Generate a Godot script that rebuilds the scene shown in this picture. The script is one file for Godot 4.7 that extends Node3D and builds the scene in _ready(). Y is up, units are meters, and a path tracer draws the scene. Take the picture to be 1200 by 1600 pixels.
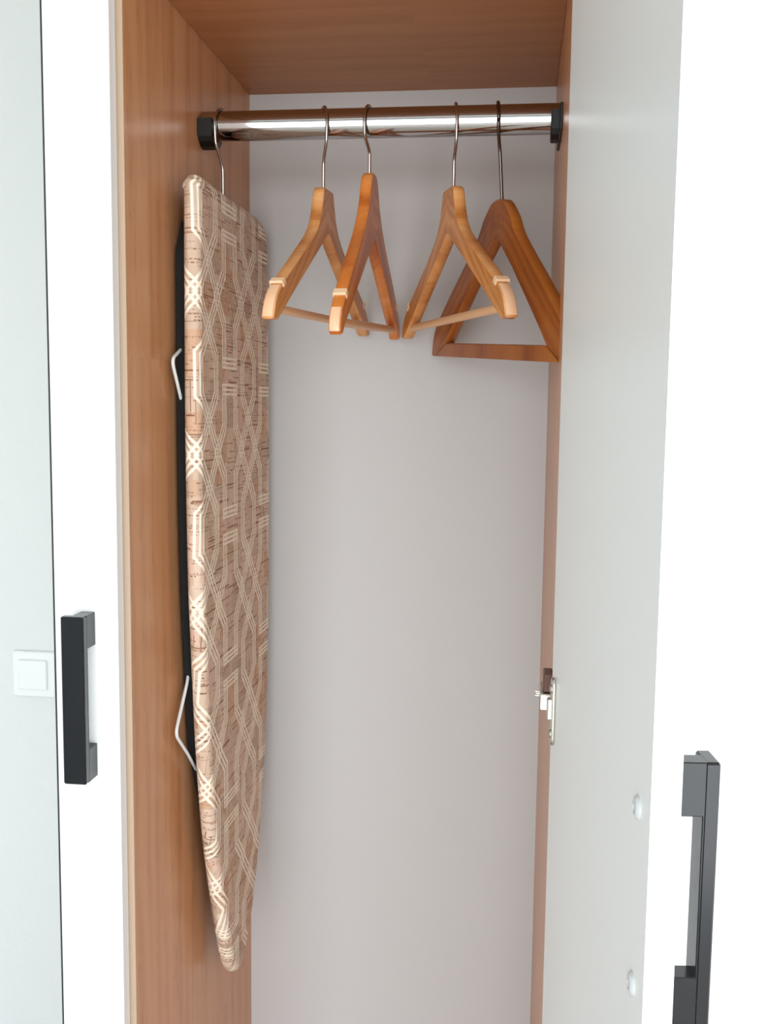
extends Node3D

var rng := RandomNumberGenerator.new()
var mats := {}

# ------------------------------------------------------------------ scene tree helpers
func tag(o: Node, label: String, category: String, group := "") -> void:
	o.set_meta("label", label)
	o.set_meta("category", category)
	if group != "":
		o.set_meta("group", group)

func thing(called: String, label: String, category: String, at: Vector3, group := "") -> Node3D:
	var o := Node3D.new()
	o.name = called
	add_child(o, true)
	o.position = at
	tag(o, label, category, group)
	return o

# commits the shape as one named mesh; world-space shapes are moved into the parent's axes by keeping place as the offset
func obj(called: String, st: SurfaceTool, m: Material, parent: Node = null, xf := Transform3D.IDENTITY) -> MeshInstance3D:
	st.generate_normals()
	var o := MeshInstance3D.new()
	o.name = called
	o.mesh = st.commit()
	o.material_override = m
	o.transform = xf
	o.cast_shadow = GeometryInstance3D.SHADOW_CASTING_SETTING_ON
	if parent == null:
		add_child(o, true)
	else:
		parent.add_child(o, true)
	return o

func struct(called: String, st: SurfaceTool, m: Material, label: String) -> MeshInstance3D:
	var o := obj(called, st, m)
	o.set_meta("kind", "structure")
	o.set_meta("label", label)
	return o

# ------------------------------------------------------------------ shape helpers
func begin() -> SurfaceTool:
	var st := SurfaceTool.new()
	st.begin(Mesh.PRIMITIVE_TRIANGLES)
	return st

func vert(st: SurfaceTool, p: Vector3, uv: Vector2, xf: Transform3D) -> void:
	st.set_uv(uv)
	st.add_vertex(xf * p)

func quad(st: SurfaceTool, a: Vector3, b: Vector3, c: Vector3, d: Vector3, ua: Vector2, ub: Vector2, uc: Vector2, ud: Vector2, xf: Transform3D) -> void:
	vert(st, a, ua, xf); vert(st, b, ub, xf); vert(st, c, uc, xf)
	vert(st, a, ua, xf); vert(st, c, uc, xf); vert(st, d, ud, xf)

func inset_poly(p: PackedVector2Array, d: float) -> PackedVector2Array:
	var q := PackedVector2Array()
	var n := p.size()
	for i in n:
		var a := (p[i] - p[(i + n - 1) % n]).normalized()
		var b := (p[(i + 1) % n] - p[i]).normalized()
		var na := Vector2(-a.y, a.x)
		var nb := Vector2(-b.y, b.x)
		var m := (na + nb)
		var k := m.length_squared()
		m = m * (2.0 / k) if k > 0.25 else m.normalized() * 1.6
		q.append(p[i] + m * d)
	return q

# counter-clockwise outline in x, y, drawn out along z, with chamfered rims; wood == true lays the grain along the arms of a hanger
func extrude(st: SurfaceTool, poly: PackedVector2Array, depth: float, bevel: float, xf := Transform3D.IDENTITY, smooth := false, wood := false) -> void:
	var n := poly.size()
	var inner := inset_poly(poly, bevel) if bevel > 0.0 else poly
	var h := depth * 0.5
	var uvf := func(p: Vector2) -> Vector2:
		if wood:
			return Vector2(absf(p.x) * 0.64 + p.y * 0.77, absf(p.x) * 0.77 - p.y * 0.64) * 6.0
		return p
	var tris := Geometry2D.triangulate_polygon(inner)
	st.set_smooth_group(-1)
	for t in range(0, tris.size(), 3):
		var a := inner[tris[t]]
		var b := inner[tris[t + 1]]
		var c := inner[tris[t + 2]]
		if (b - a).cross(c - a) < 0.0:
			var s := b
			b = c
			c = s
		for p in [a, c, b]:
			vert(st, Vector3(p.x, p.y, h), uvf.call(p), xf)
		for p in [a, b, c]:
			vert(st, Vector3(p.x, p.y, -h), uvf.call(p) + Vector2(0.37, 0.21), xf)
	var group := 1
	for i in n:
		var j := (i + 1) % n
		if smooth:
			var e0 := (poly[i] - poly[(i + n - 1) % n]).normalized()
			var e1 := (poly[j] - poly[i]).normalized()
			if e0.dot(e1) < 0.82:
				group += 1
			st.set_smooth_group(group)
		else:
			st.set_smooth_group(-1)
		var uo := Vector2(0.11, 0.43)
		var ui: Vector2 = uvf.call(poly[i]) + uo
		var uj: Vector2 = uvf.call(poly[j]) + uo
		var dz := Vector2(0.0, depth * (6.0 if wood else 1.0))
		var pi := poly[i]
		var pj := poly[j]
		quad(st, Vector3(pi.x, pi.y, -h + bevel), Vector3(pi.x, pi.y, h - bevel), Vector3(pj.x, pj.y, h - bevel), Vector3(pj.x, pj.y, -h + bevel), ui, ui + dz, uj + dz, uj, xf)
		if bevel > 0.0:
			var qi := inner[i]
			var qj := inner[j]
			quad(st, Vector3(pi.x, pi.y, h - bevel), Vector3(qi.x, qi.y, h), Vector3(qj.x, qj.y, h), Vector3(pj.x, pj.y, h - bevel), ui + dz, ui + dz, uj + dz, uj + dz, xf)
			quad(st, Vector3(qi.x, qi.y, -h), Vector3(pi.x, pi.y, -h + bevel), Vector3(pj.x, pj.y, -h + bevel), Vector3(qj.x, qj.y, -h), ui, ui, uj, uj, xf)

# a box from corner lo to corner hi with every edge chamfered
func box(st: SurfaceTool, lo: Vector3, hi: Vector3, bevel := 0.0008, xf := Transform3D.IDENTITY) -> void:
	var s := (hi - lo) * 0.5
	var b := minf(bevel, minf(s.x, minf(s.y, s.z)) * 0.6)
	var poly := PackedVector2Array()
	if b > 0.0:
		poly = PackedVector2Array([Vector2(-s.x + b, -s.y), Vector2(s.x - b, -s.y), Vector2(s.x, -s.y + b), Vector2(s.x, s.y - b), Vector2(s.x - b, s.y), Vector2(-s.x + b, s.y), Vector2(-s.x, s.y - b), Vector2(-s.x, -s.y + b)])
	else:
		poly = PackedVector2Array([Vector2(-s.x, -s.y), Vector2(s.x, -s.y), Vector2(s.x, s.y), Vector2(-s.x, s.y)])
	extrude(st, poly, s.z * 2.0, b * 0.8, xf * Transform3D(Basis.IDENTITY, (lo + hi) * 0.5))

func box_of(lo: Vector3, hi: Vector3, bevel := 0.0008) -> SurfaceTool:
	var st := begin()
	box(st, lo, hi, bevel)
	return st

# a round bar through the points
func tube(st: SurfaceTool, pts: PackedVector3Array, r: float, sides := 12, xf := Transform3D.IDENTITY, end_r := -1.0) -> void:
	var n := pts.size()
	var t0 := (pts[1] - pts[0]).normalized()
	var up := Vector3.UP if absf(t0.y) < 0.9 else Vector3.RIGHT
	var nx := t0.cross(up).normalized()
	var rings := []
	var along := 0.0
	for i in n:
		var t := (pts[mini(i + 1, n - 1)] - pts[maxi(i - 1, 0)]).normalized()
		nx = (nx - t * nx.dot(t)).normalized()
		var ny := t.cross(nx)
		var rr := lerpf(r, end_r, float(i) / (n - 1)) if end_r > 0.0 else r
		var ring := PackedVector3Array()
		for k in sides:
			var a := TAU * k / sides
			ring.append(pts[i] + (nx * cos(a) + ny * sin(a)) * rr)
		rings.append(ring)
	st.set_smooth_group(1)
	for i in n - 1:
		along += pts[i].distance_to(pts[i + 1])
		for k in sides:
			var l := (k + 1) % sides
			var u := Vector2(along, float(k) / sides * 0.02) * 6.0
			quad(st, rings[i][k], rings[i][l], rings[i + 1][l], rings[i + 1][k], u, u, u, u, xf)
	st.set_smooth_group(-1)
	for k in sides:
		var l := (k + 1) % sides
		vert(st, pts[0], Vector2.ZERO, xf); vert(st, rings[0][l], Vector2.ZERO, xf); vert(st, rings[0][k], Vector2.ZERO, xf)
		vert(st, pts[n - 1], Vector2.ZERO, xf); vert(st, rings[n - 1][k], Vector2.ZERO, xf); vert(st, rings[n - 1][l], Vector2.ZERO, xf)

# profile of (radius, height) turned about y
func lathe(st: SurfaceTool, prof: PackedVector2Array, sides: int, xf := Transform3D.IDENTITY) -> void:
	st.set_smooth_group(1)
	for i in prof.size() - 1:
		for k in sides:
			var a := TAU * k / sides
			var b := TAU * (k + 1) / sides
			var p := prof[i]
			var q := prof[i + 1]
			quad(st, Vector3(p.x * cos(a), p.y, p.x * sin(a)), Vector3(q.x * cos(a), q.y, q.x * sin(a)), Vector3(q.x * cos(b), q.y, q.x * sin(b)), Vector3(p.x * cos(b), p.y, p.x * sin(b)), Vector2.ZERO, Vector2.ZERO, Vector2.ZERO, Vector2.ZERO, xf)

func smooth2(pts: PackedVector2Array, steps: int) -> PackedVector2Array:
	var out := PackedVector2Array()
	for i in pts.size() - 1:
		var a := pts[maxi(i - 1, 0)]
		var d := pts[mini(i + 2, pts.size() - 1)]
		for k in steps:
			out.append(pts[i].cubic_interpolate(pts[i + 1], a, d, float(k) / steps))
	out.append(pts[pts.size() - 1])
	return out

func smooth3(pts: PackedVector3Array, steps: int) -> PackedVector3Array:
	var out := PackedVector3Array()
	for i in pts.size() - 1:
		var a := pts[maxi(i - 1, 0)]
		var d := pts[mini(i + 2, pts.size() - 1)]
		for k in steps:
			out.append(pts[i].cubic_interpolate(pts[i + 1], a, d, float(k) / steps))
	out.append(pts[pts.size() - 1])
	return out

# ------------------------------------------------------------------ materials
func flat(called: String, c: Color, rough: float, metal := 0.0, spec := 0.5) -> StandardMaterial3D:
	var m := StandardMaterial3D.new()
	m.resource_name = called
	m.albedo_color = c
	m.roughness = rough
	m.metallic = metal
	m.metallic_specular = spec
	mats[called] = m
	return m

# grain: streaks along the picture's height, knots and pores here and there
func grain_image(w: int, h: int, dark: Color, mid: Color, light: Color, stretch: float, sideways: bool, seed_: int, contrast: float) -> ImageTexture:
	var im := Image.create(w, h, false, Image.FORMAT_RGB8)
	var n1 := FastNoiseLite.new()
	n1.seed = seed_
	n1.noise_type = FastNoiseLite.TYPE_SIMPLEX_SMOOTH
	n1.frequency = 0.012
	n1.fractal_octaves = 4
	var n2 := FastNoiseLite.new()
	n2.seed = seed_ + 7
	n2.noise_type = FastNoiseLite.TYPE_SIMPLEX_SMOOTH
	n2.frequency = 0.12
	n2.fractal_octaves = 2
	var n3 := FastNoiseLite.new()
	n3.seed = seed_ + 13
	n3.frequency = 0.006
	for y in h:
		for x in w:
			var u := float(y if sideways else x)
			var v := float(x if sideways else y)
			var wob := n3.get_noise_2d(u, v * 0.5) * 18.0
			var s := n1.get_noise_2d(u * 2.2 + wob, v / stretch) * 0.9
			var f := n2.get_noise_2d(u * 2.5, v / (stretch * 0.7))
			var t := clampf(0.5 + (s * 0.9 + f * 0.16) * contrast, 0.0, 1.0)
			var c := dark.lerp(mid, t * 2.0) if t < 0.5 else mid.lerp(light, t * 2.0 - 1.0)
			if f < -0.5 and s < 0.05:
				c = c.lerp(dark, 0.5)
			im.set_pixel(x, y, c)
	return ImageTexture.create_from_image(im)

func noise_normal(freq: float, strength: float, seed_: int) -> NoiseTexture2D:
	var t := NoiseTexture2D.new()
	var n := FastNoiseLite.new()
	n.seed = seed_
	n.frequency = freq
	n.fractal_octaves = 3
	t.noise = n
	t.width = 256
	t.height = 256
	t.seamless = true
	t.as_normal_map = true
	t.bump_strength = strength
	return t

func seg_dist(p: Vector2, a: Vector2, b: Vector2) -> float:
	return p.distance_to(Geometry2D.get_closest_point_to_segment(p, a, b))

func offset_line(p: PackedVector2Array, d: float) -> PackedVector2Array:
	var q := PackedVector2Array()
	for i in p.size():
		var a := (p[i] - p[maxi(i - 1, 0)]).normalized()
		var b := (p[mini(i + 1, p.size() - 1)] - p[i]).normalized()
		if i == 0:
			a = b
		if i == p.size() - 1:
			b = a
		var m := Vector2(-a.y, a.x) + Vector2(-b.y, b.x)
		q.append(p[i] + m * (2.0 / m.length_squared()) * d)
	return q

# the cover's print: newspaper-like marks on tan cloth under a lattice of triple cream lines
func cover_texture() -> ImageTexture:
	var ppm := 2200.0                       # pixels a metre
	var cw := int(0.15 * ppm)
	var ch := int(0.157 * ppm)
	# one repeat of the lattice: strength of the cream line and of the pale fill
	var line := PackedFloat32Array()
	var fill := PackedFloat32Array()
	line.resize(cw * ch)
	fill.resize(cw * ch)
	var paths := []
	var al := PackedVector2Array([Vector2(0.021, 0.0095), Vector2(0.021, 0.0525), Vector2(0.047, 0.0785), Vector2(0.021, 0.1045), Vector2(0.021, 0.1475)])
	var bl := PackedVector2Array([Vector2(0.025, -0.0195), Vector2(0.025, 0.0195), Vector2(0.0, 0.0445), Vector2(-0.031, 0.0785), Vector2(0.0, 0.1125), Vector2(0.025, 0.1375), Vector2(0.025, 0.1765)])
	for sgn in [-1.0, 1.0]:
		for base in [-0.15, 0.0, 0.15]:
			var pa := PackedVector2Array()
			for p in al:
				pa.append(Vector2(base + sgn * p.x, p.y))
			paths.append(pa)
			var pb := PackedVector2Array()
			for p in bl:
				pb.append(Vector2(base + 0.075 + sgn * p.x, p.y))
			paths.append(pb)
	var strokes := []
	var bands := []
	for pa in paths:
		for o in [-0.006, 0.0, 0.006]:
			var q := offset_line(pa, o)
			for k in q.size() - 1:
				var upright: bool = absf(q[k].x - q[k + 1].x) < 0.001
				strokes.append([q[k], q[k + 1], 0.0010 if upright and o == 0.0 else 0.0013])
		for k in pa.size() - 1:
			if absf(pa[k].x - pa[k + 1].x) < 0.0001:
				bands.append([pa[k], pa[k + 1]])
	for j in ch:
		for i in cw:
			var p := Vector2(float(i) / ppm - 0.075, float(j) / ppm)
			var l := 0.0
			var f := 0.0
			for e in strokes:
				var a: Vector2 = e[0]
				var b: Vector2 = e[1]
				if p.x < minf(a.x, b.x) - 0.002 or p.x > maxf(a.x, b.x) + 0.002 or p.y < minf(a.y, b.y) - 0.002 or p.y > maxf(a.y, b.y) + 0.002:
					continue
				var width: float = e[2]
				l = maxf(l, clampf(1.6 - seg_dist(p, a, b) / width, 0.0, 1.0))
			for e in bands:
				if absf(p.x - e[0].x) < 0.006 and p.y > e[0].y and p.y < e[1].y:
					f = 0.4
			if absf(p.x) < 0.0275:
				for v in [0.0090, 0.0138, 0.0186]:
					var d2 := minf(absf(p.y - v), absf(p.y - (0.157 - v)))
					l = maxf(l, clampf(1.6 - d2 / 0.0010, 0.0, 1.0))
			line[j * cw + i] = l
			fill[j * cw + i] = f
	var w := int(0.42 * ppm)
	var h := int(0.92 * ppm)
	var im := Image.create(w, h, false, Image.FORMAT_RGB8)
	im.fill(Color(0.79, 0.685, 0.595))
	var r := RandomNumberGenerator.new()
	r.seed = 41
	# tinted patches
	for k in 520:
		var c: Color = [Color(0.785, 0.635, 0.52), Color(0.83, 0.73, 0.645), Color(0.745, 0.64, 0.55), Color(0.83, 0.705, 0.62)][r.randi() % 4]
		im.fill_rect(Rect2i(r.randi_range(-40, w), r.randi_range(-40, h), r.randi_range(20, 90), r.randi_range(15, 110)), c)
	# rows of small unreadable strokes, like faded print
	for k in 3000:
		var x := r.randi_range(0, w)
		var y := r.randi_range(0, h / 7) * 7
		var c2 := Color(0.50, 0.35, 0.27).lerp(Color(0.66, 0.50, 0.40), r.randf())
		var run := r.randi_range(2, 7)
		for q in run:
			var len_ := r.randi_range(2, 8)
			im.fill_rect(Rect2i(x, y, len_, r.randi_range(1, 3)), c2)
			x += len_ + r.randi_range(2, 4)
	# long scratchy strokes
	for k in 620:
		var c3 := Color(0.47, 0.32, 0.24).lerp(Color(0.63, 0.45, 0.33), r.randf())
		im.fill_rect(Rect2i(r.randi_range(-40, w), r.randi_range(0, h), r.randi_range(20, 110), r.randi_range(1, 3)), c3)
	for k in 260:
		im.fill_rect(Rect2i(r.randi_range(-40, w), r.randi_range(0, h), r.randi_range(1, 3), r.randi_range(15, 70)), Color(0.60, 0.45, 0.36))
	var cream := Color(0.96, 0.91, 0.83)
	var pale := Color(0.80, 0.735, 0.65)
	# columns of brackets stand at z = -0.206 and every 0.15 m; gaps of the brackets at y = 1.527 and every 0.157 m
	for j in h:
		var v := 1.74 - float(j) / ppm
		var jj := posmod(int(roundf((1.527 - v) * ppm)), ch)
		for i in w:
			var u := float(i) / ppm - 0.43
			var ii := posmod(int(roundf((u + 0.206 + 0.075) * ppm)), cw)
			var l2 := line[jj * cw + ii]
			var f2 := fill[jj * cw + ii]
			if l2 > 0.0 or f2 > 0.0:
				im.set_pixel(i, j, im.get_pixel(i, j).lerp(pale, f2).lerp(cream, l2))
	return ImageTexture.create_from_image(im)

func make_materials() -> void:
	var side := grain_image(512, 1024, Color(0.64, 0.42, 0.27), Color(0.785, 0.56, 0.39), Color(0.83, 0.63, 0.465), 11.0, false, 3, 0.42)
	var m := flat("wood_laminate", Color.WHITE, 0.3, 0.0, 0.42)
	m.albedo_texture = side
	m.uv1_triplanar = true
	m.uv1_scale = Vector3(2.6, 1.3, 2.6)
	var shelf := grain_image(1024, 512, Color(0.56, 0.34, 0.185), Color(0.655, 0.425, 0.255), Color(0.70, 0.475, 0.31), 16.0, true, 5, 0.35)
	m = flat("shelf_laminate", Color.WHITE, 0.4, 0.0, 0.38)
	m.albedo_texture = shelf
	m.uv1_triplanar = true
	m.uv1_scale = Vector3(1.6, 2.6, 2.6)
	flat("edge_band", Color(0.68, 0.585, 0.49), 0.45)
	m = flat("back_board", Color(0.765, 0.755, 0.745), 0.6)
	m.normal_enabled = true
	m.normal_texture = noise_normal(0.03, 1.2, 8)
	m.normal_scale = 0.12
	m.uv1_triplanar = true
	flat("white_lacquer", Color(0.93, 0.93, 0.925), 0.3)
	flat("door_lining", Color(0.92, 0.93, 0.925), 0.28)
	flat("dark_gasket", Color(0.12, 0.12, 0.12), 0.7)
	flat("black_handle", Color(0.028, 0.037, 0.062), 0.18)
	flat("black_plastic", Color(0.02, 0.022, 0.022), 0.4)
	flat("chrome", Color(0.70, 0.69, 0.685), 0.08, 1.0)
	flat("steel_wire", Color(0.72, 0.70, 0.68), 0.2, 1.0)
	flat("dark_steel_wire", Color(0.42, 0.40, 0.38), 0.22, 1.0)
	flat("nickel", Color(0.78, 0.76, 0.72), 0.25, 1.0)
	flat("wire_paint", Color(0.86, 0.87, 0.86), 0.35)
	flat("gap_shade", Color(0.045, 0.042, 0.042), 0.9)  # near-black that paints the shade between board and side panel
	flat("plastic_white", Color(0.94, 0.945, 0.94), 0.35)
	flat("screw_cover", Color(0.80, 0.81, 0.81), 0.25)
	var w1 := grain_image(512, 512, Color(0.66, 0.40, 0.19), Color(0.80, 0.54, 0.31), Color(0.87, 0.64, 0.41), 12.0, false, 21, 1.0)
	for spec in [["hanger_wood", Color(1, 1, 1)], ["hanger_wood_amber", Color(1.0, 0.86, 0.68)], ["hanger_wood_honey", Color(1.0, 0.98, 0.94)], ["hanger_wood_brown", Color(0.77, 0.63, 0.43)]]:
		m = flat(spec[0], spec[1], 0.33)
		m.albedo_texture = w1
		m.clearcoat_enabled = true
		m.clearcoat = 0.2
		m.clearcoat_roughness = 0.25
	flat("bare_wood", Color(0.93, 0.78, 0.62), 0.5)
	flat("lit_tip_wood", Color(0.90, 0.72, 0.57), 0.4)  # paler wood tone, paints the light falling on the hanger tips
	flat("dowel_wood", Color(0.87, 0.68, 0.50), 0.42)
	flat("wood_reflection", Color(0.36, 0.23, 0.17), 0.4)  # wood mirrored in the metal housing, set as a plain brown
	m = flat("cover_cloth", Color.WHITE, 0.85)
	m.albedo_texture = cover_texture()
	m.normal_enabled = true
	m.normal_texture = noise_normal(0.25, 3.0, 4)
	m.normal_scale = 0.2
	m.texture_repeat = true
	m = flat("wall_paint", Color(0.885, 0.895, 0.885), 0.85)
	m.normal_enabled = true
	m.normal_texture = noise_normal(0.08, 2.0, 15)
	m.normal_scale = 0.15
	m.uv1_triplanar = true
	m.uv1_scale = Vector3(3, 3, 3)
	flat("ceiling_paint", Color(0.92, 0.92, 0.91), 0.9)
	m = flat("floor_wood", Color(0.95, 0.95, 0.95), 0.4)
	m.albedo_texture = grain_image(512, 512, Color(0.70, 0.66, 0.60), Color(0.80, 0.77, 0.72), Color(0.85, 0.82, 0.77), 14.0, true, 31, 0.7)
	m.uv1_triplanar = true
	var g := flat("window_glass", Color(1, 1, 1, 0.05), 0.02)
	g.transparency = BaseMaterial3D.TRANSPARENCY_ALPHA

# ------------------------------------------------------------------ hangers
const ROD_TOP := 1.8009
const ROD_Z := -0.2190

func mirrored(right: PackedVector2Array) -> PackedVector2Array:
	# right half runs from the top centre down the outside and back up the inside to the crotch; given with v downwards
	var p := PackedVector2Array()
	for i in range(right.size() - 1, -1, -1):
		p.append(Vector2(right[i].x, -right[i].y))
	for i in right.size():
		if right[i].x > 0.0001:
			p.append(Vector2(-right[i].x, -right[i].y))
	return p

func hook_shape(length: float, near: Vector3, stem_end: Vector3, wire: float, bend_top: float, bend_end: float) -> SurfaceTool:
	# near: direction of the strand before the rail; origin at the top of the rail
	var rc := 0.0186
	var cy := wire - rc
	var pts := PackedVector3Array()
	for k in range(0, 21):
		var a := deg_to_rad(lerpf(192.0, -8.0, k / 20.0))
		pts.append(near * (cos(a) * rc) + Vector3.UP * (cy + sin(a) * rc))
	pts.append(near * (rc * 0.93) + Vector3.UP * -bend_top)
	var s := PackedVector3Array(pts)
	var e := stem_end
	for k in range(1, 9):
		var t := k / 8.0
		var y := lerpf(-bend_top, -bend_end, t)
		var w := 1.0 - t * t * (3.0 - 2.0 * t)
		var drift := e * (-y / length)
		s.append(near * (rc * 0.93 * w) + Vector3(drift.x, y, drift.z) * 1.0 + Vector3(-drift.x, 0, -drift.z) * w)
	s.append(Vector3(e.x, -length - 0.006, e.z))
	var st := begin()
	tube(st, s, wire, 12)
	# the round bead that closes the wire's free end
	var ball := PackedVector2Array()
	for k in 9:
		var a := PI * k / 8.0 - PI / 2
		ball.append(Vector2(cos(a), sin(a)) * wire * 1.35)
	lathe(st, ball, 10, Transform3D(Basis.IDENTITY, s[0]))
	return st

func make_hanger(called: String, label: String, wood: String, style: int, x: float, yaw: float, tilt: float, length: float, near_deg: float, bend: Vector2, thick: float, wire: float, slip := 0.0) -> Node3D:
	var root := thing(called, label, "hanger", Vector3(x, ROD_TOP, ROD_Z), "wooden hangers on the rail")
	root.basis = Basis(Vector3.UP, deg_to_rad(-yaw)) * Basis(Vector3.BACK, deg_to_rad(tilt))
	var inv := root.basis.inverse()
	var outer := PackedVector2Array()
	var rest := PackedVector2Array()
	var bar_v := 0.132
	var bar_u := 0.147
	match style:
		0:
			outer = PackedVector2Array([Vector2(0, 0), Vector2(0.0125, 0.0002), Vector2(0.0165, 0.0022), Vector2(0.019, 0.007), Vector2(0.0225, 0.018), Vector2(0.029, 0.032), Vector2(0.039, 0.0445), Vector2(0.057, 0.0570), Vector2(0.090, 0.0765), Vector2(0.122, 0.0945), Vector2(0.1400, 0.1050)])
			rest = PackedVector2Array([Vector2(0.1405, 0.1066), Vector2(0.1490, 0.1112), Vector2(0.1575, 0.1180), Vector2(0.1640, 0.1260), Vector2(0.1685, 0.1350), Vector2(0.1702, 0.1405), Vector2(0.1690, 0.1425), Vector2(0.1600, 0.1435), Vector2(0.1555, 0.1425), Vector2(0.1515, 0.1395), Vector2(0.130, 0.1258), Vector2(0.086, 0.0985), Vector2(0.045, 0.0735), Vector2(0.006, 0.0495), Vector2(0, 0.0470)])
		1:
			outer = PackedVector2Array([Vector2(0, 0), Vector2(0.008, 0.0008), Vector2(0.014, 0.0040), Vector2(0.019, 0.0105), Vector2(0.0245, 0.022), Vector2(0.031, 0.0345), Vector2(0.043, 0.0490), Vector2(0.061, 0.0660), Vector2(0.086, 0.0850), Vector2(0.115, 0.1055), Vector2(0.1400, 0.1260)])
			rest = PackedVector2Array([Vector2(0.1405, 0.1278), Vector2(0.1490, 0.1340), Vector2(0.1580, 0.1425), Vector2(0.1640, 0.1510), Vector2(0.1670, 0.1590), Vector2(0.1665, 0.1640), Vector2(0.1630, 0.1670), Vector2(0.1580, 0.1672), Vector2(0.1535, 0.1640), Vector2(0.1490, 0.1595), Vector2(0.128, 0.1470), Vector2(0.088, 0.1215), Vector2(0.045, 0.0945), Vector2(0.006, 0.0705), Vector2(0, 0.0675)])
			bar_v = 0.1555
			bar_u = 0.147
		2:
			outer = PackedVector2Array([Vector2(0, 0), Vector2(0.008, 0.0005), Vector2(0.0155, 0.0035), Vector2(0.0235, 0.0100), Vector2(0.033, 0.0190), Vector2(0.045, 0.0350), Vector2(0.071, 0.0575), Vector2(0.1065, 0.0860), Vector2(0.1365, 0.1120), Vector2(0.1520, 0.1275), Vector2(0.1590, 0.1420), Vector2(0.1615, 0.1600)])
			rest = PackedVector2Array([Vector2(0.1600, 0.1612), Vector2(0.1500, 0.1612), Vector2(0.1205, 0.1455), Vector2(0.104, 0.1290), Vector2(0.076, 0.1030), Vector2(0.042, 0.0715), Vector2(0.006, 0.0415), Vector2(0, 0.0385)])
	var right := smooth2(outer, 3)
	right.append_array(rest)
	var st := begin()
	extrude(st, mirrored(right), thick, 0.0016, Transform3D.IDENTITY, true, true)
	obj("shoulder_frame", st, mats[wood], root)
	if style < 2:
		var b := begin()
		tube(b, PackedVector3Array([Vector3(-bar_u, -bar_v, 0), Vector3(-0.05, -bar_v, 0), Vector3(0.05, -bar_v, 0), Vector3(bar_u, -bar_v, 0)]), 0.0042, 16)
		obj("trouser_bar", b, mats["dowel_wood"], root).set_meta("label", "pale round trouser bar")
		for s in [-1.0, 1.0]:
			# a pale saddle over the outer edge where straps hang
			var c := Vector2(0.1435, 0.1068) if style == 0 else Vector2(0.1425, 0.1284)
			var ang := deg_to_rad(-31.0 if style == 0 else -38.0)
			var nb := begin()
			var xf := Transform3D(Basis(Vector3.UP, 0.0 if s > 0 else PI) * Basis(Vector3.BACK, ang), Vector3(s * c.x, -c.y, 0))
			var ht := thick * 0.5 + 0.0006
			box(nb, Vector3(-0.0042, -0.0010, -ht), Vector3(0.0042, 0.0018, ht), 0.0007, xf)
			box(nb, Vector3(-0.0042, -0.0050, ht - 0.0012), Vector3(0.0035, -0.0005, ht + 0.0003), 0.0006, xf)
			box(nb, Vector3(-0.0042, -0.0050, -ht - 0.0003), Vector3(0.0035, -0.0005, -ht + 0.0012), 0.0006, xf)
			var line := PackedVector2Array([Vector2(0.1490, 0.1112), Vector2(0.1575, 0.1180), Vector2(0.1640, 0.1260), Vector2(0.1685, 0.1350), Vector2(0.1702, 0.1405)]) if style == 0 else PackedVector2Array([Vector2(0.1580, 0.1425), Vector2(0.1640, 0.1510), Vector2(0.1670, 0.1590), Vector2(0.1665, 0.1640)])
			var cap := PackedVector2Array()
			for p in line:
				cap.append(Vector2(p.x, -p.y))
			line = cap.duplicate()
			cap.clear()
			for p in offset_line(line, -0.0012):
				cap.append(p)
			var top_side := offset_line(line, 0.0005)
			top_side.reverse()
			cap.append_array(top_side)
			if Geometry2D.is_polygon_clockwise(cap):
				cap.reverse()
			var tb := begin()  # thin pale strip with the tip's brightness put into its colour
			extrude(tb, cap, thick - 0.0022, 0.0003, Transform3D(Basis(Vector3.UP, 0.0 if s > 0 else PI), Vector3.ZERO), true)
			obj("lit_shoulder_tip", tb, mats["lit_tip_wood"], root).set_meta("label", "pale outer face of the shoulder tip, its lit tone painted on")
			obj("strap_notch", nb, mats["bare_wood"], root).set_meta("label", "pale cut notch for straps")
	else:
		var b2 := begin()
		extrude(b2, PackedVector2Array([Vector2(-0.1492, -0.1612), Vector2(0.1492, -0.1612), Vector2(0.1198, -0.1455), Vector2(-0.1198, -0.1455)]), thick, 0.0012, Transform3D.IDENTITY, false, false)
		obj("bottom_bar", b2, mats["hanger_wood_brown"], root)
	var nd := deg_to_rad(near_deg)
	var near := Vector3(cos(nd), 0, sin(nd))
	var bottom := root.basis * Vector3(0, -length, 0)
	var hk := hook_shape(length, near, Vector3(bottom.x - slip, 0, bottom.z), wire, bend.x, bend.y)
	obj("hook", hk, mats["dark_steel_wire" if style == 2 else "steel_wire"], root, Transform3D(inv, inv * Vector3(slip, 0, 0))).set_meta("label", "steel wire hook")
	# the wood hangs below its hook
	for ch in root.get_children():
		if ch.name != "hook":
			ch.position += Vector3(0, -length, 0)
	return root

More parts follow.
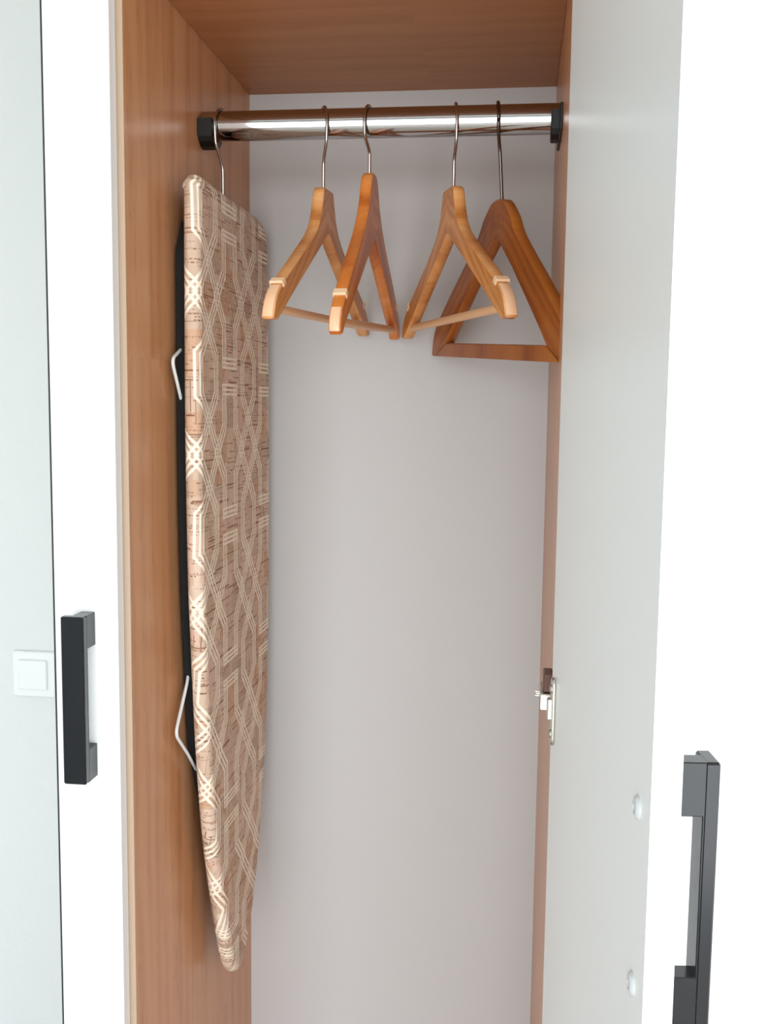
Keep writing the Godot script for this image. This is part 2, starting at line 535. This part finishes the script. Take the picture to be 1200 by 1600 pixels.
# ------------------------------------------------------------------ handle
# upright bar on two feet; x: across the door towards its free edge, y: up, z: away from the door; origin on the door at the free-edge side of the handle
func handle(called: String, parent: Node, xf: Transform3D, mirror: float) -> void:
	var root := Node3D.new()
	root.name = called
	parent.add_child(root, true)
	root.transform = xf
	root.set_meta("label", "black bar handle on two feet")
	var st := begin()
	var y0 := 1.1690
	var y1 := 1.3165
	var poly := PackedVector2Array([Vector2(0, y0), Vector2(0.0180, y0), Vector2(0.0180, y1), Vector2(0, y1), Vector2(0, 1.2872), Vector2(0.0165, 1.2872), Vector2(0.0165, 1.1985), Vector2(0, 1.1985)])
	# feet and the inner strip of the bar
	var turn := Basis(Vector3(0, 0, 1), Vector3(0, 1, 0), Vector3(-1, 0, 0))
	extrude(st, poly, 0.0125, 0.0005, Transform3D(turn, Vector3(mirror * -0.00625, 0, 0)))
	# the wide face of the bar
	box(st, Vector3(minf(mirror * -0.0205, 0.0), y0, 0.0172), Vector3(maxf(mirror * -0.0205, 0.0), y1, 0.0250), 0.0012)
	obj("grip", st, mats["black_handle"], root)

# ------------------------------------------------------------------ ironing board
func board() -> void:
	var root := thing("ironing_board", "tabletop ironing board in tan lattice-print cover, hanging from the left end of the rail", "ironing board", Vector3(-0.2037, ROD_TOP, ROD_Z))
	var back := Transform3D(Basis.IDENTITY, -root.position)
	# outline in z, y
	var near := PackedVector2Array([Vector2(-0.1560, 1.7145), Vector2(-0.1180, 1.7150), Vector2(-0.1075, 1.7105), Vector2(-0.1032, 1.6960), Vector2(-0.1015, 1.5780), Vector2(-0.1010, 1.4550), Vector2(-0.1050, 1.3290), Vector2(-0.1110, 1.2630), Vector2(-0.1225, 1.1600), Vector2(-0.1390, 1.0650), Vector2(-0.1580, 1.0000), Vector2(-0.1815, 0.9350), Vector2(-0.2020, 0.8850), Vector2(-0.2130, 0.8640)])
	var nose := PackedVector2Array([Vector2(-0.2270, 0.8500), Vector2(-0.2430, 0.8440), Vector2(-0.2600, 0.8470), Vector2(-0.2740, 0.8600)])
	var far := PackedVector2Array([Vector2(-0.2880, 0.8760), Vector2(-0.3060, 0.9000), Vector2(-0.3260, 0.9400), Vector2(-0.3490, 1.0100), Vector2(-0.3670, 1.0850), Vector2(-0.3800, 1.2000), Vector2(-0.3850, 1.2840), Vector2(-0.3850, 1.4440), Vector2(-0.3810, 1.6000), Vector2(-0.3755, 1.6930), Vector2(-0.3640, 1.7040), Vector2(-0.3450, 1.7120), Vector2(-0.3200, 1.7140)])
	var all := PackedVector2Array(near)
	all.append_array(nose)
	all.append_array(far)
	all.append(Vector2(-0.2390, 1.7142))
	all.append(near[0])
	var out := smooth2(all, 4)
	out.remove_at(out.size() - 1)
	# near side first, downwards: seen from +x with z to the left this is counter-clockwise in (-z, y)
	var n := out.size()
	var flipped := PackedVector2Array()
	for p in out:
		flipped.append(Vector2(-p.x, p.y))
	var r := 0.0085
	var xm := -0.2015
	var rings := []
	var uvs := []
	# across the rounded edge from the back rim to the front face
	for k in 9:
		var a := lerpf(-PI * 0.5, PI * 0.5, k / 8.0)
		var ins := inset_poly(flipped, r - r * cos(a))
		var uvp := inset_poly(flipped, r - (PI * 0.5 - a) * r)
		var ring := PackedVector3Array()
		for p in ins:
			ring.append(Vector3(xm + sin(a) * r, p.y, -p.x))
		rings.append(ring)
		uvs.append(uvp)
	var inner: PackedVector2Array = Geometry2D.offset_polygon(flipped, -r)[0]
	var uvof := func(p: Vector2) -> Vector2: return Vector2((-p.x + 0.43) / 0.42, (1.74 - p.y) / 0.92)
	var st := begin()
	st.set_smooth_group(1)
	for k in rings.size() - 1:
		for i in n:
			var j := (i + 1) % n
			var fa: Vector2 = uvof.call(uvs[k][i])
			var fb: Vector2 = uvof.call(uvs[k + 1][i])
			var fc: Vector2 = uvof.call(uvs[k + 1][j])
			var fd: Vector2 = uvof.call(uvs[k][j])
			quad(st, rings[k][i], rings[k + 1][i], rings[k + 1][j], rings[k][j], fa, fb, fc, fd, back)
	var tris := Geometry2D.triangulate_polygon(inner)
	for t in range(0, tris.size(), 3):
		var a := inner[tris[t]]
		var b := inner[tris[t + 1]]
		var c := inner[tris[t + 2]]
		if (b - a).cross(c - a) < 0.0:
			var s := b
			b = c
			c = s
		for p in [a, c, b]:
			vert(st, Vector3(xm + r, p.y, -p.x), uvof.call(p), back)
	obj("padded_cover", st, mats["cover_cloth"], root).set_meta("label", "tan cloth cover printed with cream lattice lines")
	# board back thickened into a near-black solid, standing in for the gap's shadow
	var u := begin()
	var under: PackedVector2Array = Geometry2D.offset_polygon(flipped, -0.017)[0]
	var keep := PackedVector2Array([Vector2(0.22, 0.97), Vector2(0.30, 0.97), Vector2(0.40, 1.15), Vector2(0.40, 1.60), Vector2(0.37, 1.675), Vector2(0.135, 1.675), Vector2(0.095, 1.60), Vector2(0.095, 1.25)])  # trims the dark solid to the reach of that shadow
	under = Geometry2D.intersect_polygons(under, keep)[0]
	if Geometry2D.is_polygon_clockwise(under):
		under.reverse()
	extrude(u, under, 0.0125, 0.001, back * Transform3D(Basis(Vector3(0, 0, -1), Vector3(0, 1, 0), Vector3(1, 0, 0)), Vector3(xm - r - 0.0055, 0, 0)))
	obj("underside_shade", u, mats["gap_shade"], root)
	# two folded wire legs
	for leg in [[1.5395, 1.5545, 1.4880, 1.36], [1.1728, 1.1395, 1.2140, 1.34]]:
		var zc := -0.2435
		var half := PackedVector3Array()
		var w := begin()
		var xw := -0.2176
		var corner := Vector3(xw, leg[0], -0.0926)
		var crook := PackedVector3Array()
		var foot := Vector3(xw, leg[1], -0.1310)
		var arm := Vector3(xw, leg[2], -0.1295)
		var hip := Vector3(xw, leg[3], -0.2050)
		crook.append(Vector3(xw, leg[3], zc))
		crook.append(hip)
		crook.append(arm)
		for q in range(0, 7):
			var t := q / 6.0
			var pa := corner.lerp(arm, 0.16)
			var pc := corner.lerp(foot, 0.22)
			crook.append(pa.lerp(corner, t).lerp(corner.lerp(pc, t), t))
		crook.append(foot)
		crook.append(Vector3(xw, lerpf(leg[0], leg[1], 2.2), -0.1720))
		crook.append(Vector3(xw, lerpf(leg[0], leg[1], 2.2), zc))
		half = crook.duplicate()
		for q in range(crook.size() - 2, -1, -1):
			half.append(Vector3(crook[q].x, crook[q].y, 2.0 * zc - crook[q].z))
		tube(w, half, 0.0017, 10, back)
		obj("folding_leg", w, mats["wire_paint"], root).set_meta("label", "white wire folding leg")
	var nd := deg_to_rad(99.0)
	var hk := hook_shape(0.105, Vector3(cos(nd), 0, sin(nd)), Vector3(0.0006, 0, 0), 0.0016, 0.030, 0.062)
	obj("hook", hk, mats["steel_wire"], root).set_meta("label", "steel wire hook")

func _ready() -> void:
	rng.seed = 7
	# ---------------- camera, sky, light, exposure
	var cam := Camera3D.new()
	cam.name = "camera"
	cam.fov = rad_to_deg(2.0 * atan(800.0 / 1600.0))
	cam.near = 0.02
	cam.position = Vector3(0.1089, 1.5, 0.8557)
	cam.rotation = Vector3(-0.1053, 0.1274, 0.0119)
	add_child(cam)
	cam.current = true
	var we := WorldEnvironment.new()
	we.name = "environment"
	var env := Environment.new()
	env.background_mode = Environment.BG_SKY
	var sky := Sky.new()
	var sm := ProceduralSkyMaterial.new()
	sm.sky_top_color = Color(0.62, 0.74, 0.92)
	sm.sky_horizon_color = Color(0.92, 0.94, 0.97)
	sm.ground_horizon_color = Color(0.85, 0.86, 0.86)
	sm.ground_bottom_color = Color(0.55, 0.55, 0.53)
	sm.sky_energy_multiplier = 1.5
	sky.sky_material = sm
	env.sky = sky
	env.tonemap_mode = Environment.TONE_MAPPER_LINEAR
	env.tonemap_exposure = 1.0
	env.sdfgi_enabled = true
	env.ssao_enabled = true
	env.ssil_enabled = true
	we.environment = env
	add_child(we)
	# daylight through the balcony window behind the camera
	var al := AreaLight3D.new()
	al.name = "window_daylight"
	al.area_size = Vector2(3.15, 2.0)
	al.light_color = Color(0.965, 0.985, 1.0)
	al.light_energy = 9.5
	al.shadow_enabled = true
	al.position = Vector3(0.575, 1.075, 2.58)
	add_child(al)

	make_materials()
	var wl: Material = mats["wall_paint"]

	# ---------------- room
	struct("floor", box_of(Vector3(-1.75, -0.12, -1.05), Vector3(2.6, 0.0, 2.75), 0.0), mats["floor_wood"], "light wooden floor")
	struct("ceiling", box_of(Vector3(-1.75, 2.6, -1.05), Vector3(2.6, 2.72, 2.75), 0.0), mats["ceiling_paint"], "white ceiling")
	struct("wall_back", box_of(Vector3(-1.75, 0, -1.05), Vector3(2.6, 2.6, -0.90), 0.0), wl, "pale grey wall behind the cabinets")
	struct("wall_pier", box_of(Vector3(-0.280, 0, -0.90), Vector3(2.45, 2.6, -0.440), 0.0), wl, "wall that the cabinets are built against")
	struct("wall_left", box_of(Vector3(-1.75, 0, -0.90), Vector3(-1.60, 2.6, 2.6), 0.0), wl, "left wall of the room")
	struct("wall_right", box_of(Vector3(2.45, 0, -0.90), Vector3(2.6, 2.6, 2.6), 0.0), wl, "right wall of the room")
	var wf := begin()
	box(wf, Vector3(-1.75, 0, 2.6), Vector3(-1.05, 2.6, 2.75), 0.0)
	box(wf, Vector3(2.20, 0, 2.6), Vector3(2.6, 2.6, 2.75), 0.0)
	box(wf, Vector3(-1.05, 0, 2.6), Vector3(2.20, 0.03, 2.75), 0.0)
	box(wf, Vector3(-1.05, 2.12, 2.6), Vector3(2.20, 2.6, 2.75), 0.0)
	struct("wall_front", wf, wl, "wall with the window behind the camera")
	var fr := begin()
	for x in [-1.05, 0.545, 2.14]:
		box(fr, Vector3(x, 0.03, 2.66), Vector3(x + 0.06, 2.12, 2.72), 0.003)
	for y in [0.03, 2.06]:
		box(fr, Vector3(-0.99, y, 2.66), Vector3(0.545, y + 0.06, 2.72), 0.003)
		box(fr, Vector3(0.605, y, 2.66), Vector3(2.14, y + 0.06, 2.72), 0.003)
	var win := struct("window_1", fr, mats["plastic_white"], "white framed window behind the camera")
	obj("pane", box_of(Vector3(-0.99, 0.09, 2.687), Vector3(0.545, 2.06, 2.693), 0.0), mats["window_glass"], win)
	obj("pane", box_of(Vector3(0.605, 0.09, 2.687), Vector3(2.14, 2.06, 2.693), 0.0), mats["window_glass"], win)

	# ---------------- open wardrobe
	var xl := -0.2255
	var xr := 0.1456
	var w := thing("wardrobe", "open wardrobe bay with brown wood-look sides, pale back and white door swung open", "wardrobe", Vector3.ZERO)
	obj("side_panel", box_of(Vector3(xl - 0.016, 0.06, -0.418), Vector3(xl, 2.30, -0.0012), 0.0), mats["wood_laminate"], w)
	obj("side_panel", box_of(Vector3(xr, 0.06, -0.418), Vector3(xr + 0.016, 2.30, -0.0012), 0.0), mats["wood_laminate"], w)
	obj("edge_band", box_of(Vector3(xl - 0.016, 0.06, -0.0012), Vector3(xl, 2.30, 0.0), 0.0003), mats["edge_band"], w).set_meta("label", "light beige front edge strip")
	obj("edge_band", box_of(Vector3(xr, 0.06, -0.0012), Vector3(xr + 0.016, 2.30, 0.0), 0.0003), mats["edge_band"], w).set_meta("label", "light beige front edge strip")
	obj("shelf", box_of(Vector3(xl, 1.8739, -0.412), Vector3(xr, 1.8919, -0.004), 0.0005), mats["shelf_laminate"], w)
	obj("top_panel", box_of(Vector3(xl, 2.282, -0.412), Vector3(xr, 2.30, -0.002), 0.0005), mats["shelf_laminate"], w)
	obj("bottom_panel", box_of(Vector3(xl, 0.06, -0.412), Vector3(xr, 0.078, -0.002), 0.0005), mats["shelf_laminate"], w)
	obj("plinth", box_of(Vector3(xl - 0.016, 0.0, -0.40), Vector3(xr + 0.016, 0.06, -0.04), 0.0005), mats["white_lacquer"], w)
	obj("back_panel", box_of(Vector3(xl, 0.06, -0.418), Vector3(xr, 2.30, -0.412), 0.0), mats["back_board"], w).set_meta("label", "smooth pale grey back board")
	# rail
	var rail := begin()
	tube(rail, PackedVector3Array([Vector3(xl + 0.002, 1.7859, ROD_Z), Vector3(-0.1, 1.7859, ROD_Z), Vector3(0.05, 1.7859, ROD_Z), Vector3(xr - 0.002, 1.7859, ROD_Z)]), 0.015, 48)
	var ro := obj("clothes_rail", rail, mats["chrome"], w)
	ro.set_meta("label", "polished chrome rail")
	for s in [0, 1]:
		# open-topped cradle that holds the end of the rail
		var c := begin()
		var pr := PackedVector2Array()
		var ow := 0.0190
		var top := 1.7903
		pr.append(Vector2(-ow, top))
		pr.append(Vector2(-ow, 1.7720))
		for k in range(1, 8):
			var a := PI + PI * k / 8.0
			pr.append(Vector2(cos(a) * ow, 1.7815 + sin(a) * ow))
		pr.append(Vector2(ow, 1.7720))
		pr.append(Vector2(ow, top))
		pr.append(Vector2(0.0152, top))
		for k in range(0, 13):
			var a2 := -PI * k / 12.0
			pr.append(Vector2(cos(a2) * 0.0152, 1.7859 + sin(a2) * 0.0152))
		pr.append(Vector2(-0.0152, top))
		var len_ := 0.016 if s == 0 else 0.0105
		var cx := xl + len_ * 0.5 if s == 0 else xr - len_ * 0.5
		extrude(c, pr, len_, 0.0008, Transform3D(Basis(Vector3(0, 0, 1), Vector3(0, 1, 0), Vector3(-1, 0, 0)), Vector3(cx, 0, ROD_Z)))
		if s == 1:
			box(c, Vector3(xr - 0.0028, 1.7640, ROD_Z - 0.040), Vector3(xr, top, ROD_Z + 0.044), 0.0008)
		obj("rail_socket", c, mats["black_plastic"], ro).set_meta("label", "black plastic end socket")
	# hinge on the right panel
	var hg := obj("hinge", box_of(Vector3(0.1346, 1.2362, -0.064), Vector3(xr - 0.0002, 1.2512, -0.022), 0.0012), mats["nickel"], w)
	hg.set_meta("label", "nickel concealed door hinge")
	obj("hinge_housing", box_of(Vector3(0.1376, 1.2520, -0.046), Vector3(xr, 1.2685, -0.024), 0.001), mats["wood_reflection"], hg).set_meta("label", "hinge housing with the brown of the reflected wood painted in")
	var pin := begin()
	for py in [1.2462, 1.2502]:
		tube(pin, PackedVector3Array([Vector3(0.1308, py, -0.034), Vector3(0.1330, py, -0.034), Vector3(0.1350, py, -0.034)]), 0.0010, 8)
	tube(pin, PackedVector3Array([Vector3(0.1318, 1.2482, -0.034), Vector3(0.134, 1.2482, -0.034), Vector3(0.1380, 1.2482, -0.034)]), 0.0016, 10)
	obj("hinge_pin", pin, mats["nickel"], hg)
	# door swung open past a right angle
	var dh := Vector3(0.1436, 0.0, 0.0103)
	var dirx := Vector3(0.10987, 0, 0.99395)
	var dn := Vector3(0.99395, 0, -0.10987)
	var dxf := Transform3D(Basis(dirx, Vector3.UP, -dn), dh)      # x: hinge to free edge, z: towards the inner face
	var door := obj("wardrobe_door", box_of(Vector3(0, 0.07, -0.0154), Vector3(0.3377, 2.29, -0.0006), 0.0006), mats["white_lacquer"], w, dxf)
	door.set_meta("label", "white door standing open")
	obj("inner_lining", box_of(Vector3(0.0006, 0.0706, -0.0010), Vector3(0.3371, 2.2894, 0.0), 0.0), mats["door_lining"], door).set_meta("label", "pale grey inner face of the door")
	for sp in [Vector2(0.3118, 1.2893), Vector2(0.3139, 1.1921)]:
		var sc := begin()
		lathe(sc, PackedVector2Array([Vector2(0.0066, 0.0), Vector2(0.0066, 0.0006), Vector2(0.0058, 0.0016), Vector2(0.0040, 0.0024), Vector2(0.0026, 0.0026), Vector2(0.0022, 0.0019), Vector2(0.0, 0.0018)]), 24, Transform3D(Basis(Vector3.RIGHT, PI / 2), Vector3(sp.x, sp.y, 0)))
		obj("handle_screw", sc, mats["screw_cover"], door).set_meta("label", "small domed screw cap")
	var hp := begin()
	var strap := PackedVector2Array()
	for k in 9:
		var a := PI * k / 8.0
		strap.append(Vector2(0.0175 + cos(a) * 0.0062, 1.2735 + sin(a) * 0.0062))
	for k in 9:
		var a := PI + PI * k / 8.0
		strap.append(Vector2(0.0175 + cos(a) * 0.0062, 1.2290 + sin(a) * 0.0062))
	extrude(hp, strap, 0.0030, 0.0008, Transform3D(Basis.IDENTITY, Vector3(0, 0, 0.0015)), true)
	for yy in [1.2700, 1.2325]:
		lathe(hp, PackedVector2Array([Vector2(0.0036, 0.0026), Vector2(0.0034, 0.0040), Vector2(0.0020, 0.0046), Vector2(0.0, 0.0046)]), 16, Transform3D(Basis(Vector3.RIGHT, PI / 2), Vector3(0.0175, yy, 0)))
	box(hp, Vector3(0.0065, 1.2420, 0.0), Vector3(0.0125, 1.2600, 0.0050), 0.0008)
	obj("hinge_cup", hp, mats["nickel"], door).set_meta("label", "nickel hinge plate on the door")
	handle("handle", door, Transform3D(Basis(Vector3(-1, 0, 0), Vector3.UP, Vector3(0, 0, -1)), Vector3(0.3182, 0, -0.0154)), -1.0)

	# ---------------- cabinet units beside it
	var lc := thing("narrow_cabinet", "narrow closed white cabinet left of the open wardrobe, with black bar handle", "cabinet", Vector3.ZERO)
	obj("cabinet_body", box_of(Vector3(-0.2895, 0.0, -0.418), Vector3(xl - 0.0162, 2.30, -0.0005), 0.0005), mats["white_lacquer"], lc)
	var ld := obj("cabinet_door", box_of(Vector3(-0.2890, 0.07, 0.0006), Vector3(-0.2314, 2.29, 0.0154), 0.0008), mats["white_lacquer"], lc)
	obj("edge_seal", box_of(Vector3(-0.2905, 0.07, 0.0006), Vector3(-0.2890, 2.29, 0.0150), 0.0), mats["dark_gasket"], lc).set_meta("label", "thin dark edge line")
	handle("handle", ld, Transform3D(Basis.IDENTITY, Vector3(-0.2520, 0, 0.0154)), 1.0)
	var rc := thing("closed_cabinet", "closed white cabinet behind and right of the open door", "cabinet", Vector3.ZERO)
	obj("cabinet_body", box_of(Vector3(xr + 0.0162, 0.0, -0.418), Vector3(0.95, 2.30, -0.0005), 0.0005), mats["white_lacquer"], rc)
	obj("cabinet_door", box_of(Vector3(0.1640, 0.07, 0.0006), Vector3(0.5560, 2.29, 0.0154), 0.0008), mats["white_lacquer"], rc)
	obj("cabinet_door", box_of(Vector3(0.5580, 0.07, 0.0006), Vector3(0.9500, 2.29, 0.0154), 0.0008), mats["white_lacquer"], rc)

	# ---------------- what hangs from the rail
	board()
	make_hanger("wooden_hanger", "wooden hanger nearest the ironing board, blunt flat-topped neck, pale shoulder tip toward the left", "hanger_wood", 0, -0.0966, -83.5, 1.2, 0.0802, 68.0, Vector2(0.032, 0.056), 0.0120, 0.0016)
	make_hanger("wooden_hanger", "orange-toned wooden hanger with rounded narrow top, its near shoulder crossing the flat-topped hanger", "hanger_wood_amber", 1, -0.0485, -87.3, 2.8, 0.0645, 98.0, Vector2(0.028, 0.046), 0.0115, 0.0016)
	make_hanger("wooden_hanger", "light wooden hanger turned the other way, pale shoulder tip and round bar pointing right", "hanger_wood_honey", 0, 0.0390, 68.0, -0.2, 0.0811, 80.0, Vector2(0.034, 0.056), 0.0120, 0.0016)
	make_hanger("wooden_hanger", "dark brown triangular wooden hanger with flat bottom bar, partly behind the open door", "hanger_wood_brown", 2, 0.0912, 63.2, -3.4, 0.0925, 84.0, Vector2(0.018, 0.048), 0.0125, 0.0018, -0.0095)

	# ---------------- switch on the far wall
	var sw := thing("light_switch", "square white light switch on the pale grey wall left of the cabinets", "light switch", Vector3(-0.7620, 0.9965, -0.90))
	var sp2 := begin()
	box(sp2, Vector3(-0.0415, -0.0425, 0.0), Vector3(0.0415, 0.0425, 0.0090), 0.003)
	obj("cover_plate", sp2, mats["plastic_white"], sw)
	var rk := begin()
	box(rk, Vector3(-0.0275, -0.0275, 0.0080), Vector3(0.0275, 0.0275, 0.0150), 0.0015)
	obj("rocker", rk, mats["plastic_white"], sw)
